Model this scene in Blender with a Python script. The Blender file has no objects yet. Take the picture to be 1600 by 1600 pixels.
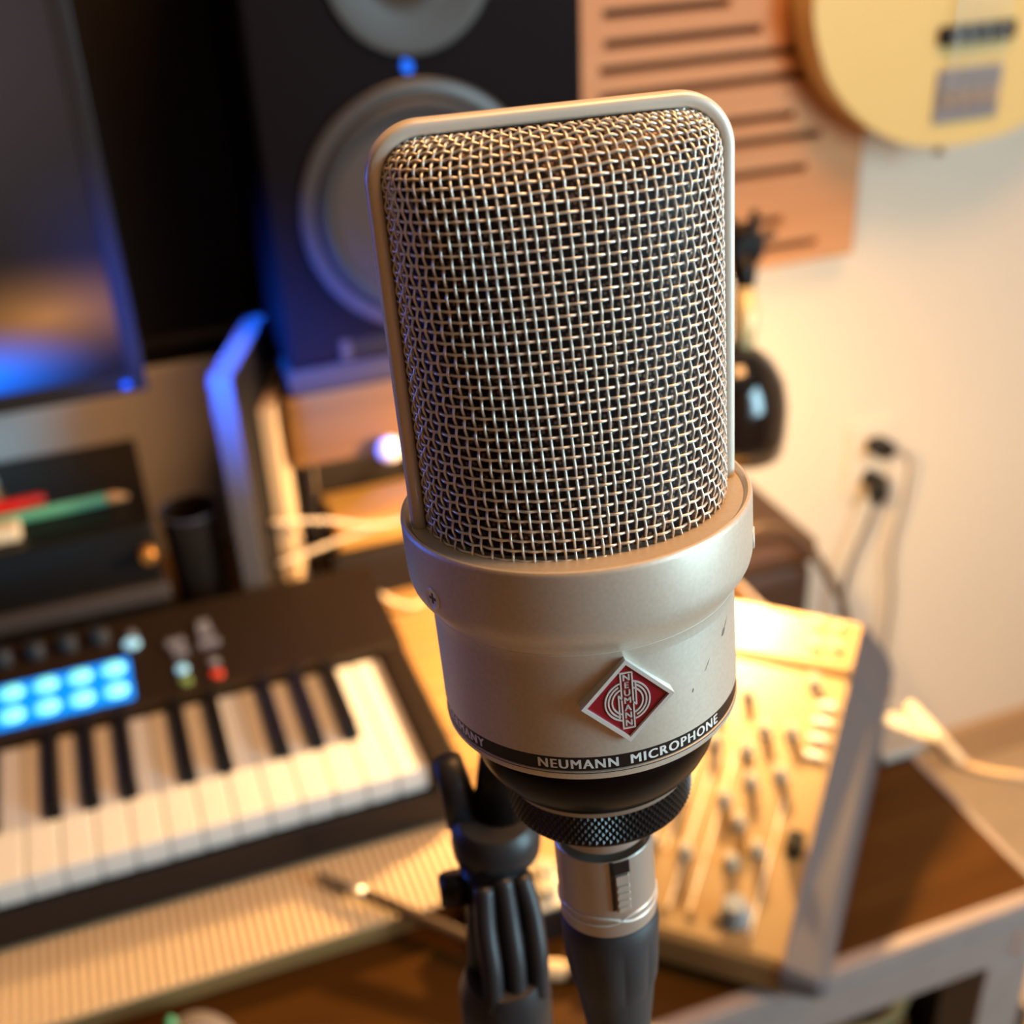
import bpy, bmesh, math, random
import numpy as np
from mathutils import Matrix, Vector
random.seed(7)
S = bpy.context.scene
COL = S.collection
PI = math.pi

# ------------------------------------------------------------------ camera
cd = bpy.data.cameras.new('camera'); cam = bpy.data.objects.new('camera', cd); COL.objects.link(cam)
cd.sensor_fit = 'HORIZONTAL'; cd.sensor_width = 36.0; cd.lens = 36.0 * 1900 / 1600
cd.clip_start = 0.01; cd.clip_end = 50
# rows: right, down, forward of the camera written in world axes (X along the desk, Y towards the wall, Z up)
R_, D_, F_ = (0.938, -0.3439, -0.0441), (-0.2058, -0.45, -0.869), (0.279, 0.8242, -0.4929)
cam.matrix_world = Matrix(((R_[0], -D_[0], -F_[0], 0.0), (R_[1], -D_[1], -F_[1], 0.0), (R_[2], -D_[2], -F_[2], 0.68), (0, 0, 0, 1)))
cd.dof.use_dof = True; cd.dof.focus_distance = 0.198; cd.dof.aperture_fstop = 14.0
S.camera = cam

# ------------------------------------------------------------------ world, lights, exposure
wd = bpy.data.worlds.new('room_air'); S.world = wd; wd.use_nodes = True
wd.node_tree.nodes['Background'].inputs[0].default_value = (1.0, 0.5, 0.3, 1)
wd.node_tree.nodes['Background'].inputs[1].default_value = 0.008

def area(name, loc, target, sx, sy, power, color):
    l = bpy.data.lights.new(name, 'AREA'); l.shape = 'RECTANGLE'; l.size = sx; l.size_y = sy; l.energy = power; l.color = color
    o = bpy.data.objects.new(name, l); COL.objects.link(o); o.location = loc
    o.rotation_euler = (Vector(target) - Vector(loc)).to_track_quat('-Z', 'Y').to_euler(); return o
area('window_daylight', (1.25, -0.80, 0.72), (0.10, 0.20, 0.52), 0.80, 1.00, 40, (0.50, 0.85, 1.0))
area('ceiling_lamp', (0.60, 0.28, 1.68), (0.62, 0.45, 0.0), 0.5, 0.5, 23, (1.0, 0.47, 0.16))
area('added_blue_beam', (-0.50, 0.50, 0.80), (0.105, 0.99, 0.31), 0.10, 0.10, 1.3, (0.005, 0.12, 1.0)).data.spread = math.radians(12)  # narrow blue beam added to tint partition and loudspeaker; no screen stands here
area('added_blue_rim', (-0.72, 0.90, 0.52), (0.07, 0.17, 0.56), 0.10, 0.24, 0.025, (0.02, 0.14, 1.0)).data.spread = math.radians(16)  # second blue light, added only for the microphone's left rim; no fixture

S.view_settings.view_transform = 'Standard'; S.view_settings.look = 'None'
S.view_settings.exposure = 0.0; S.view_settings.gamma = 1.0; S.view_settings.use_curve_mapping = False
S.cycles.max_bounces = 6; S.cycles.caustics_reflective = False; S.cycles.caustics_refractive = False
S.cycles.sample_clamp_indirect = 4.0

# ------------------------------------------------------------------ materials
MATS = {}
def mat(name, col, rough=0.5, metal=0.0, spec=0.5, var=0.0, vscale=40.0, bump=0.0, bscale=300.0, emit=None, estr=0.0, coat=0.0):
    if name in MATS: return MATS[name]
    m = bpy.data.materials.new(name); m.use_nodes = True; nt = m.node_tree; b = nt.nodes['Principled BSDF']
    b.inputs['Base Color'].default_value = (*col, 1); b.inputs['Roughness'].default_value = rough
    b.inputs['Metallic'].default_value = metal; b.inputs['Specular IOR Level'].default_value = spec
    b.inputs['Coat Weight'].default_value = coat; b.inputs['Coat Roughness'].default_value = 0.08
    tc = nt.nodes.new('ShaderNodeTexCoord')
    if var > 0:
        n = nt.nodes.new('ShaderNodeTexNoise'); n.inputs['Scale'].default_value = vscale; n.inputs['Detail'].default_value = 4
        r = nt.nodes.new('ShaderNodeValToRGB')
        r.color_ramp.elements[0].position = 0.3; r.color_ramp.elements[1].position = 0.7
        r.color_ramp.elements[0].color = tuple(c * (1 - var) for c in col) + (1,)
        r.color_ramp.elements[1].color = tuple(min(1, c * (1 + var)) for c in col) + (1,)
        nt.links.new(tc.outputs['Object'], n.inputs['Vector']); nt.links.new(n.outputs['Fac'], r.inputs['Fac'])
        nt.links.new(r.outputs['Color'], b.inputs['Base Color'])
    if bump > 0:
        n2 = nt.nodes.new('ShaderNodeTexNoise'); n2.inputs['Scale'].default_value = bscale; n2.inputs['Detail'].default_value = 3
        bp = nt.nodes.new('ShaderNodeBump'); bp.inputs['Strength'].default_value = bump; bp.inputs['Distance'].default_value = 0.001
        nt.links.new(tc.outputs['Object'], n2.inputs['Vector']); nt.links.new(n2.outputs['Fac'], bp.inputs['Height'])
        nt.links.new(bp.outputs['Normal'], b.inputs['Normal'])
    if emit:
        b.inputs['Emission Color'].default_value = (*emit, 1); b.inputs['Emission Strength'].default_value = estr
    MATS[name] = m; return m

def wood(name, c0, c1, scale=18, rough=0.45, axis=0):
    m = bpy.data.materials.new(name); m.use_nodes = True; nt = m.node_tree; b = nt.nodes['Principled BSDF']
    tc = nt.nodes.new('ShaderNodeTexCoord'); mp = nt.nodes.new('ShaderNodeMapping')
    sc = [scale * 3] * 3; sc[axis] = scale * 0.2; mp.inputs['Scale'].default_value = sc
    n = nt.nodes.new('ShaderNodeTexNoise'); n.inputs['Scale'].default_value = 1.0; n.inputs['Detail'].default_value = 6
    r = nt.nodes.new('ShaderNodeValToRGB'); r.color_ramp.elements[0].position = 0.35; r.color_ramp.elements[1].position = 0.68
    r.color_ramp.elements[0].color = (*c0, 1); r.color_ramp.elements[1].color = (*c1, 1)
    nt.links.new(tc.outputs['Object'], mp.inputs['Vector']); nt.links.new(mp.outputs['Vector'], n.inputs['Vector'])
    nt.links.new(n.outputs['Fac'], r.inputs['Fac']); nt.links.new(r.outputs['Color'], b.inputs['Base Color'])
    b.inputs['Roughness'].default_value = rough
    MATS[name] = m; return m

nickel = mat('satin_nickel', (0.69, 0.615, 0.515), 0.46, 0.48, var=0.05, vscale=1500, bump=0.02, bscale=4000)
frame_m = mat('frame_nickel', (0.84, 0.77, 0.66), 0.38, 0.25, bump=0.02, bscale=4000)
wire_m = mat('grille_wire', (0.86, 0.81, 0.73), 0.30, 0.5)
ledge_m = mat('dark_nickel', (0.40, 0.36, 0.31), 0.5, 0.8)
chrome = mat('chrome', (0.82, 0.80, 0.77), 0.22, 0.9)
silver = mat('polished_silver', (0.86, 0.84, 0.80), 0.30, 0.35)
connector_m = mat('connector_nickel', (0.60, 0.55, 0.49), 0.34, 0.7, bump=0.05, bscale=1500)
red_en = mat('red_enamel', (0.30, 0.006, 0.018), 0.22, 0.0, coat=0.6)
white_print = mat('white_print', (0.85, 0.84, 0.80), 0.5)
black_print = mat('black_print', (0.010, 0.008, 0.008), 0.35)
black_gloss = mat('black_gloss', (0.003, 0.002, 0.002), 0.26, 0.0, spec=0.16)
black_satin = mat('black_satin', (0.007, 0.006, 0.006), 0.38, spec=0.3)
rubber = mat('black_rubber', (0.030, 0.030, 0.034), 0.55)
scratch_m = mat('scuff', (0.20, 0.17, 0.15), 0.7)
steel_grey = mat('grey_steel', (0.27, 0.215, 0.20), 0.5, 0.0, var=0.06, vscale=60)
stand_m = mat('stand_plastic', (0.018, 0.019, 0.023), 0.42)
cream = mat('cream_plastic', (0.80, 0.70, 0.52), 0.45)
white_key = mat('white_key', (0.82, 0.80, 0.76), 0.28)
wall_m = mat('cream_wall', (0.80, 0.69, 0.56), 0.85, var=0.02, vscale=3, bump=0.05, bscale=120)
floor_m = wood('floor_wood', (0.50, 0.36, 0.22), (0.58, 0.43, 0.27), 6, 0.45)
base_m = wood('baseboard_wood', (0.50, 0.30, 0.15), (0.56, 0.36, 0.19), 10, 0.5)
desk_m = wood('desk_wood', (0.045, 0.017, 0.0025), (0.066, 0.026, 0.004), 14, 0.30); desk_m.node_tree.nodes['Principled BSDF'].inputs['Specular IOR Level'].default_value = 0.12
plank_m = wood('plank_wood', (0.33, 0.175, 0.06), (0.38, 0.21, 0.075), 14, 0.5)
panel_m = wood('panel_wood', (0.60, 0.27, 0.105), (0.66, 0.32, 0.14), 9, 0.55)
laminate = mat('grey_laminate', (0.78, 0.78, 0.80), 0.55)
dark_plastic = mat('dark_plastic', (0.012, 0.009, 0.009), 0.45, spec=0.3)
kb_plastic = mat('keyboard_plastic', (0.016, 0.009, 0.005), 0.5, spec=0.22, bump=0.1, bscale=1500)

# ------------------------------------------------------------------ helpers
def new_obj(name, bm, m, parent=None, loc=None, smooth=False, angle=None):
    me = bpy.data.meshes.new(name)
    bmesh.ops.recalc_face_normals(bm, faces=bm.faces)
    if smooth:
        for f in bm.faces: f.smooth = True
        if angle is not None:
            for e in bm.edges:
                if len(e.link_faces) == 2 and e.calc_face_angle(0) > math.radians(angle): e.smooth = False
    bm.to_mesh(me); bm.free()
    o = bpy.data.objects.new(name, me); COL.objects.link(o)
    if m: me.materials.append(m)
    if parent: o.parent = parent
    if loc: o.location = loc
    return o
def tag(o, label, cat, group=None):
    o['label'] = label; o['category'] = cat
    if group: o['group'] = group
    return o
def thing(name, label, cat, loc=(0, 0, 0), rotz=0.0, group=None):
    o = bpy.data.objects.new(name, None); COL.objects.link(o); o.location = loc; o.rotation_euler = (0, 0, rotz)
    o.empty_display_size = 0.02
    return tag(o, label, cat, group)
def struct(o): o['kind'] = 'structure'; return o
def B(): return bmesh.new()
def abox(bm, x0, x1, y0, y1, z0, z1, bev=0.0, seg=2):
    r = bmesh.ops.create_cube(bm, size=1.0)
    vs = r['verts']
    for v in vs:
        v.co = Vector((x0 + (v.co.x + .5) * (x1 - x0), y0 + (v.co.y + .5) * (y1 - y0), z0 + (v.co.z + .5) * (z1 - z0)))
    if bev > 0:
        es = list({e for v in vs for e in v.link_edges})
        bmesh.ops.bevel(bm, geom=es, offset=bev, segments=seg, affect='EDGES', profile=0.5)
    return bm
def prism(bm, pts, d0, d1, plane='xz'):
    def P(a, b, d): return (a, d, b) if plane == 'xz' else ((a, b, d) if plane == 'xy' else (d, a, b))
    lo = [bm.verts.new(P(a, b, d0)) for a, b in pts]; hi = [bm.verts.new(P(a, b, d1)) for a, b in pts]
    n = len(pts); bm.faces.new(lo); bm.faces.new(hi[::-1])
    for i in range(n): bm.faces.new((lo[i], hi[i], hi[(i + 1) % n], lo[(i + 1) % n]))
    return bm
def lathe(bm, prof, n=48, c=(0, 0, 0), axis='z', cap=True, a0=0.0, a1=2 * PI):
    rings = []; full = abs(a1 - a0 - 2 * PI) < 1e-6; k = n if full else n + 1
    for r, z in prof:
        ring = []
        for i in range(k):
            a = a0 + (a1 - a0) * i / n; p = (r * math.cos(a), r * math.sin(a), z)
            if axis == 'y': p = (p[0], p[2], p[1])
            if axis == 'x': p = (p[2], p[0], p[1])
            ring.append(bm.verts.new((p[0] + c[0], p[1] + c[1], p[2] + c[2])))
        rings.append(ring)
    for a, b in zip(rings, rings[1:]):
        for i in range(n):
            j = (i + 1) % k
            try: bm.faces.new((a[i], a[j], b[j], b[i]))
            except ValueError: pass
    if cap and full:
        for ring, (r, z) in ((rings[0], prof[0]), (rings[-1], prof[-1])):
            if r > 1e-7: bm.faces.new(ring)
    bmesh.ops.remove_doubles(bm, verts=[v for rg in rings for v in rg], dist=1e-7)
    return bm
def tube(bm, pts, r, n=10, closed=False):
    pts = [Vector(p) for p in pts]; m = len(pts); rings = []; prev = None
    for i, p in enumerate(pts):
        if closed: t = (pts[(i + 1) % m] - pts[i - 1])
        else: t = pts[min(i + 1, m - 1)] - pts[max(i - 1, 0)]
        t.normalize()
        if prev is None:
            u = t.orthogonal().normalized()
        else:
            u = (prev - t * prev.dot(t)).normalized()
        prev = u; w = t.cross(u); rr = r[i] if isinstance(r, (list, tuple)) else r
        rings.append([bm.verts.new(p + (u * math.cos(2 * PI * k / n) + w * math.sin(2 * PI * k / n)) * rr) for k in range(n)])
    L = m if closed else m - 1
    for i in range(L):
        a, b = rings[i], rings[(i + 1) % m]
        for k in range(n): bm.faces.new((a[k], a[(k + 1) % n], b[(k + 1) % n], b[k]))
    if not closed: bm.faces.new(rings[0]); bm.faces.new(rings[-1][::-1])
    return bm
def spline(pts, k=8):
    P = [Vector(p) for p in pts]; P = [2 * P[0] - P[1]] + P + [2 * P[-1] - P[-2]]; out = []
    for i in range(1, len(P) - 2):
        for j in range(k):
            t = j / k; a, b, c, d = P[i - 1], P[i], P[i + 1], P[i + 2]
            out.append(0.5 * ((2 * b) + (c - a) * t + (2 * a - 5 * b + 4 * c - d) * t * t + (3 * b - a - 3 * c + d) * t ** 3))
    out.append(P[-2]); return out
def text_verts(s, size, offset=0.0, extrude=0.0, spacing=1.0, align='CENTER'):
    cu = bpy.data.curves.new('lettering', 'FONT'); cu.body = s; cu.size = size; cu.offset = offset; cu.extrude = extrude
    cu.space_character = spacing; cu.align_x = align; cu.resolution_u = 3
    ob = bpy.data.objects.new('lettering', cu); COL.objects.link(ob)
    dg = bpy.context.evaluated_depsgraph_get(); me = ob.evaluated_get(dg).to_mesh()
    v = [tuple(x.co) for x in me.vertices]; f = [tuple(p.vertices) for p in me.polygons]
    ob.evaluated_get(dg).to_mesh_clear(); bpy.data.objects.remove(ob); bpy.data.curves.remove(cu)
    return v, f
def add_vf(bm, v, f):
    vs = [bm.verts.new(p) for p in v]
    for q in f:
        try: bm.faces.new([vs[i] for i in q])
        except ValueError: pass
    return bm

# ------------------------------------------------------------------ room
WY = 1.25; FZ = -0.73; CZ = 1.78; XL, XR, YF = -1.7, 2.2, -0.86
struct(new_obj('wall_back', abox(B(), XL, XR, WY, WY + 0.1, FZ, CZ), wall_m))
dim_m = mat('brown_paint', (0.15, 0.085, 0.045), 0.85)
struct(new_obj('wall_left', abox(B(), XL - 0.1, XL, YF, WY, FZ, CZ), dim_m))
struct(new_obj('wall_right', abox(B(), XR, XR + 0.1, YF, WY, FZ, CZ), wall_m))
bm = B()
for a in ((XL, .85, FZ, CZ), (1.65, XR, FZ, CZ), (.85, 1.65, FZ, 0.2), (.85, 1.65, 1.24, CZ)): abox(bm, a[0], a[1], YF - 0.1, YF, a[2], a[3])
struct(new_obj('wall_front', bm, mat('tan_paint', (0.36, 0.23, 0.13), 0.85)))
struct(new_obj('floor', abox(B(), XL, XR, YF, WY, FZ - 0.05, FZ), floor_m))
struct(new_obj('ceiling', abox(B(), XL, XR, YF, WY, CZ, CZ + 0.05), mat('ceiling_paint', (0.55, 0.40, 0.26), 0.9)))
struct(new_obj('baseboard_back', abox(B(), XL, XR, WY - 0.014, WY, FZ, FZ + 0.075, 0.003), base_m))
w = struct(new_obj('window_1', abox(B(), .85, 1.65, YF - 0.075, YF - 0.065, 0.2, 1.24), mat('window_glass', (0.6, 0.75, 0.9), 0.1, emit=(0.7, 0.88, 1.0), estr=1.5)))
bm = B()
for a in ((.85, .89, .2, 1.24), (1.61, 1.65, .2, 1.24), (1.235, 1.265, .2, 1.24), (.85, 1.65, .2, .24), (.85, 1.65, 1.2, 1.24)): abox(bm, a[0], a[1], YF - .06, YF - .01, a[2], a[3])
new_obj('window_frame', bm, mat('window_paint', (0.8, 0.8, 0.78), 0.4), w)

# ------------------------------------------------------------------ the microphone (local x right, -y front, z up its axis, in metres; built in mm)
MM = 0.001
mic = thing('microphone', 'silver condenser microphone with woven wire grille and red diamond badge', 'microphone')
mic.matrix_world = Matrix(((0.98863, 0.14875, -0.02191, 0.06884), (-0.14596, 0.98446, 0.09764, 0.16971), (0.0361, -0.09333, 0.99498, 0.57992), (0, 0, 0, 1)))
HEAD_ROT = math.radians(-1.0); HEAD_TILT = math.radians(0.9)
def mlathe(name, prof, m, n=128, parent=mic, ang=35):
    return new_obj(name, lathe(B(), [(r * MM, z * MM) for r, z in prof], n), m, parent, smooth=True, angle=ang)
mlathe('collar', [(27.4, -1.2), (28.6, -1.0), (29.0, -0.5), (29.3, -0.1), (29.7, -0.15), (29.95, -0.45), (30.05, -1.0), (30.0, -9.6), (29.9, -10.8), (29.6, -12.0), (29.05, -13.1), (28.35, -14.0),
    (27.65, -14.8), (27.15, -15.6), (26.85, -16.5), (26.7, -17.4), (26.63, -18.4)], nickel)
mlathe('collar_ledge', [(5, -1.6), (27.5, -1.6), (28.7, -0.9), (28.2, -3)], ledge_m)
body = mlathe('body', [(26.2, -15.6), (26.62, -16.15), (26.62, -36.0), (26.3, -36.15), (26.3, -38.9), (26.62, -39.0), (26.6, -40.1), (26.2, -40.7), (25.0, -41.0), (20, -41.0)], nickel)
mlathe('seam_line', [(26.86, -16.15), (27.0, -16.3), (26.86, -16.45)], frame_m)
band = mlathe('lettering_band', [(26.3, -36.05), (26.5, -36.1), (26.5, -38.75), (26.3, -38.8)], black_print)
mlathe('band_groove', [(26.63, -39.15), (26.68, -39.2), (26.63, -39.32)], black_print)
def wrap_text(s, a_start, a_end, r, z, size, m, parent, name):
    v, f = text_verts(s, 1.0, 0.0, 0.05, 1.18, 'LEFT'); nv = len(v)
    v = v + [(x + .035, y, e) for x, y, e in v] + [(x + .07, y, e) for x, y, e in v]; f = f + [tuple(i + nv for i in q) for q in f] + [tuple(i + 2 * nv for i in q) for q in f]
    x0 = min(p[0] for p in v); x1 = max(p[0] for p in v)
    out = []
    for x, y, e in v:
        a = math.radians(a_start + (a_end - a_start) * (x - x0) / (x1 - x0)); rr = r + e * 0.9
        out.append((rr * math.sin(a) * MM, -rr * math.cos(a) * MM, (z + y * size) * MM))
    new_obj(name, add_vf(B(), out, f), m, parent)
wrap_text('NEUMANN', -33.5, -4.2, 26.5, -38.3, 2.55, white_print, band, 'lettering')
wrap_text('MICROPHONE', 0.2, 41.0, 26.5, -38.3, 2.55, white_print, band, 'lettering')
wrap_text('GERMANY', -86, -57.5, 26.5, -38.3, 2.55, white_print, band, 'lettering')
# screws in the collar
for a in (-66, 68):
    ar = math.radians(a); q = Matrix.Rotation(ar, 4, 'Z')
    sc = lathe(B(), [(0.0, -0.05), (1.3, -0.05), (1.75, 0.12), (1.9, 0.0), (1.95, -0.6)], 24)
    for v in sc.verts: v.co *= MM
    rot = q @ Matrix.Translation((0, -30.1 * MM, -9.0 * MM)) @ Matrix.Rotation(PI / 2, 4, 'X')
    bmesh.ops.transform(sc, matrix=rot, verts=sc.verts)
    so = new_obj('screw', sc, silver, mic, smooth=True, angle=30)
    sl = B(); abox(sl, -0.9, 0.9, -0.22, 0.22, -0.3, 0.02); abox(sl, -0.22, 0.22, -0.9, 0.9, -0.3, 0.02)
    for v in sl.verts: v.co *= MM
    bmesh.ops.transform(sl, matrix=rot, verts=sl.verts)
    new_obj('screw_slot', sl, black_print, so)
# scuffs on the body
def scuff(a, z, la, lz, w):
    p = []; n = 6
    for i in range(n + 1):
        t = i / n; ww = w * (0.3 + math.sin(PI * t)); p.append((a + la * t, z + lz * t, ww))
    bm = B(); up = []; lo = []
    for aa, zz, ww in p:
        for lst, s_ in ((up, 1), (lo, -1)):
            ar = math.radians(aa); lst.append(bm.verts.new((26.66 * MM * math.sin(ar), -26.66 * MM * math.cos(ar), (zz + s_ * ww) * MM)))
    for i in range(n): bm.faces.new((up[i], up[i + 1], lo[i + 1], lo[i]))
    new_obj('scuff', bm, scratch_m, body)
scuff(46.0, -22.4, 3.0, 0.8, 0.42); scuff(47.5, -22.0, 4.0, 2.0, 0.10); scuff(33.6, -26.3, 3.2, 1.7, 0.09); scuff(26.6, -28.7, 0.9, 0.5, 0.22); scuff(50.2, -32.0, 0.5, 1.3, 0.10); scuff(18.2, -16.3, 1.6, 0.25, 0.08)
# badge: flat diamond
bd = 7.6; yb = -27.35
bm = B(); prism(bm, [(0, bd), (bd, 0), (0, -bd), (-bd, 0)], yb + 2.6, yb, 'xz')
for v in bm.verts: v.co = (v.co + Vector((0, 0, -25.3))) * MM
badge = new_obj('badge', bm, red_en, mic)
def strip(bm, path, w, y0, y1):
    n = len(path); L = []; Rr = []
    for i, (x, z) in enumerate(path):
        a = path[max(i - 1, 0)]; b = path[min(i + 1, n - 1)]; dx, dz = b[0] - a[0], b[1] - a[1]; l = math.hypot(dx, dz) or 1
        nx, nz = -dz / l * w / 2, dx / l * w / 2; L.append((x + nx, z + nz)); Rr.append((x - nx, z - nz))
    poly = L + Rr[::-1]
    for i in range(n - 1):
        prism(bm, [L[i], L[i + 1], Rr[i + 1], Rr[i]], y0, y1, 'xz')
bm = B()
o_, i_ = bd + 0.15, bd - 0.75
co = [(0, o_), (o_, 0), (0, -o_), (-o_, 0)]; ci = [(0, i_), (i_, 0), (0, -i_), (-i_, 0)]
for k in range(4): prism(bm, [co[k], co[(k + 1) % 4], ci[(k + 1) % 4], ci[k]], yb + 2.6, yb - 0.5, 'xz')
for v in bm.verts: v.co = (v.co + Vector((0, 0, -25.3))) * MM
new_obj('badge_rim', bm, silver, badge)
bm = B(); y0, y1 = yb + 0.05, yb - 0.22
for sgn, aa in ((-1, (100, 262)), (1, (-80, 82))):
    for rr in (2.55, 3.15, 3.7):
        path = [(rr * math.cos(math.radians(aa[0] + (aa[1] - aa[0]) * i / 20)), rr * math.sin(math.radians(aa[0] + (aa[1] - aa[0]) * i / 20)) - 0.1) for i in range(21)]
        strip(bm, [p for p in path if abs(p[0]) > 1.0], 0.26, y0, y1)
for x, za, zb in ((-0.95, 5.2, 0.6), (0.95, 5.2, -0.2), (-0.95, 0.2, -5.2), (0.95, -0.7, -5.2), (-1.45, 1.2, -3.2), (1.45, 3.2, -1.0)):
    strip(bm, [(x, za), (x, zb)], 0.24, y0, y1)
strip(bm, [(-1.07, 5.2), (1.07, 5.2)], 0.24, y0, y1); strip(bm, [(-1.07, -5.2), (1.07, -5.2)], 0.24, y0, y1)
strip(bm, [(-1.45, 1.2), (-0.95, 0.4)], 0.24, y0, y1); strip(bm, [(1.45, -1.0), (0.95, -0.4)], 0.24, y0, y1)
for v in bm.verts: v.co = (v.co + Vector((0, 0, -25.3))) * MM
new_obj('emblem', bm, silver, badge)
bm = B()
for k, ch in enumerate('NEUMANN'):
    v, f = text_verts(ch, 1.62, 0.0, 0.1); nv = len(v); v = v + [(x + .09, y, e) for x, y, e in v]; f = f + [tuple(i + nv for i in q) for q in f]
    cx = (min(p[0] for p in v) + max(p[0] for p in v)) / 2
    zc = 4.35 - k * 1.42 - 0.58
    add_vf(bm, [((x - cx) * 1.02, yb - 0.12 - e, zc + y) for x, y, e in v], f)
for v in bm.verts: v.co = (v.co + Vector((0, 0, -25.3))) * MM
new_obj('lettering', bm, silver, badge)
# swivel mount under the body
mlathe('mount_cup', [(8, -41.1), (21.8, -41.2), (22.5, -42.2), (22.8, -44.5), (22.6, -47.0), (21.9, -49.3), (20.8, -51.4), (19.5, -53.2), (18.4, -54.3), (10, -54.6)], black_gloss)
mlathe('mount_ring', [(10, -54.5), (17.9, -54.5), (17.9, -55.3), (17.5, -55.9), (10, -56)], ledge_m)
mlathe('knurl_core', [(8, -55.8), (17.3, -55.8), (17.3, -62.4), (16.6, -63.2), (8, -63.3)], black_satin)
bm = B(); nk = 88; rows = 7
for j in range(rows):
    for i in range(nk):
        a = 2 * PI * (i + 0.5 * (j % 2)) / nk; z = -56.5 - j * 0.86; r0, r1 = 17.25, 17.75; da = 2 * PI / nk * 0.46; dz = 0.78
        def P(aa, rr, zz): return (rr * MM * math.sin(aa), -rr * MM * math.cos(aa), zz * MM)
        vs = [bm.verts.new(P(a - da, r0, z)), bm.verts.new(P(a, r0, z - dz)), bm.verts.new(P(a + da, r0, z)), bm.verts.new(P(a, r0, z + dz))]
        t = bm.verts.new(P(a, r1, z))
        for k in range(4): bm.faces.new((vs[k], vs[(k + 1) % 4], t))
ko = new_obj('knurling', bm, mat('knurl_black', (0.016, 0.014, 0.014), 0.32, 0.3), mic); ko['kind'] = 'stuff'
mlathe('mount_neck', [(7, -63), (8.9, -63.2), (8.9, -71.4), (8.4, -72.0), (7, -72)], connector_m)
# rounded-box head frame swept along its outline
def head_w(h): return 27.0 + 0.5 * h / 60.0
HT = 62.2; RC = 7.6
def frame_path():
    p = []
    for i in range(31): h = -2.5 + (HT - RC + 2.5) * i / 30; p.append((-head_w(h), h))
    w_ = head_w(HT - RC)
    for i in range(1, 25): a = PI - PI / 2 * i / 24; p.append((-w_ + RC + RC * math.cos(a), HT - RC + RC * math.sin(a)))
    for i in range(1, 13): p.append((-w_ + RC + 2 * (w_ - RC) * i / 12, HT))
    left = [q for q in p if q[0] < -1e-6]
    return left + [(0, HT)] + [(-x, h) for x, h in left[::-1]]
pth = frame_path(); bm = B(); rings = []
n = len(pth)
for i, (x, h) in enumerate(pth):
    a = pth[max(i - 1, 0)]; b = pth[min(i + 1, n - 1)]; dx, dz = b[0] - a[0], b[1] - a[1]; l = math.hypot(dx, dz)
    nx, nz = -dz / l, dx / l; ring = []
    for k in range(20):
        t = 2 * PI * k / 20; c_, s_ = math.cos(t), math.sin(t); e = 0.62
        rad = 1.30 * math.copysign(abs(c_) ** e, c_); dep = 2.35 * math.copysign(abs(s_) ** e, s_)
        ring.append(bm.verts.new(((x + nx * rad) * MM, -dep * MM, (h + nz * rad) * MM)))
    rings.append(ring)
for a, b in zip(rings, rings[1:]):
    for k in range(20): bm.faces.new((a[k], a[(k + 1) % 20], b[(k + 1) % 20], b[k]))
bm.faces.new(rings[0]); bm.faces.new(rings[-1])
fr = new_obj('grille_frame', bm, frame_m, mic, smooth=True); fr.rotation_euler = (0, HEAD_TILT, HEAD_ROT)
# front surface of the grille: a curved, wedge-shaped shell
HB, HTOP = -2.2, 60.75
def inner_w(h):
    w_ = head_w(np.minimum(h, HT - RC)) - 1.35; hc = HT - RC; ri = RC - 1.3
    t = np.clip((h - hc) / ri, 0, 1)
    return w_ - ri + ri * np.sqrt(np.clip(1 - t * t, 0, 1))
def depth_c(h):
    lin = 23.2 - 0.165 * (h - HB); h0 = 44.0; t = np.clip((h - h0) / (HTOP + 0.15 - h0), 0, 1)
    return np.maximum(lin * (1 - t ** 3.6) ** (1 / 2.2), 1.2)
def surf(u, h, off=0.0):
    # u in [-1,1] across (arc-length like), h height -> x, depth
    w_ = inner_w(h); D = depth_c(h); p = 2.1 + 0.35 * np.clip(h / 60, 0, 1)
    th = u * PI / 2; c_, s_ = np.cos(th), np.sin(th)
    x = (w_ - off) * np.sign(s_) * np.abs(s_) ** (2 / p); d = np.maximum((D - off), 0.3) * np.abs(c_) ** (2 / p)
    return x, d
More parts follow.
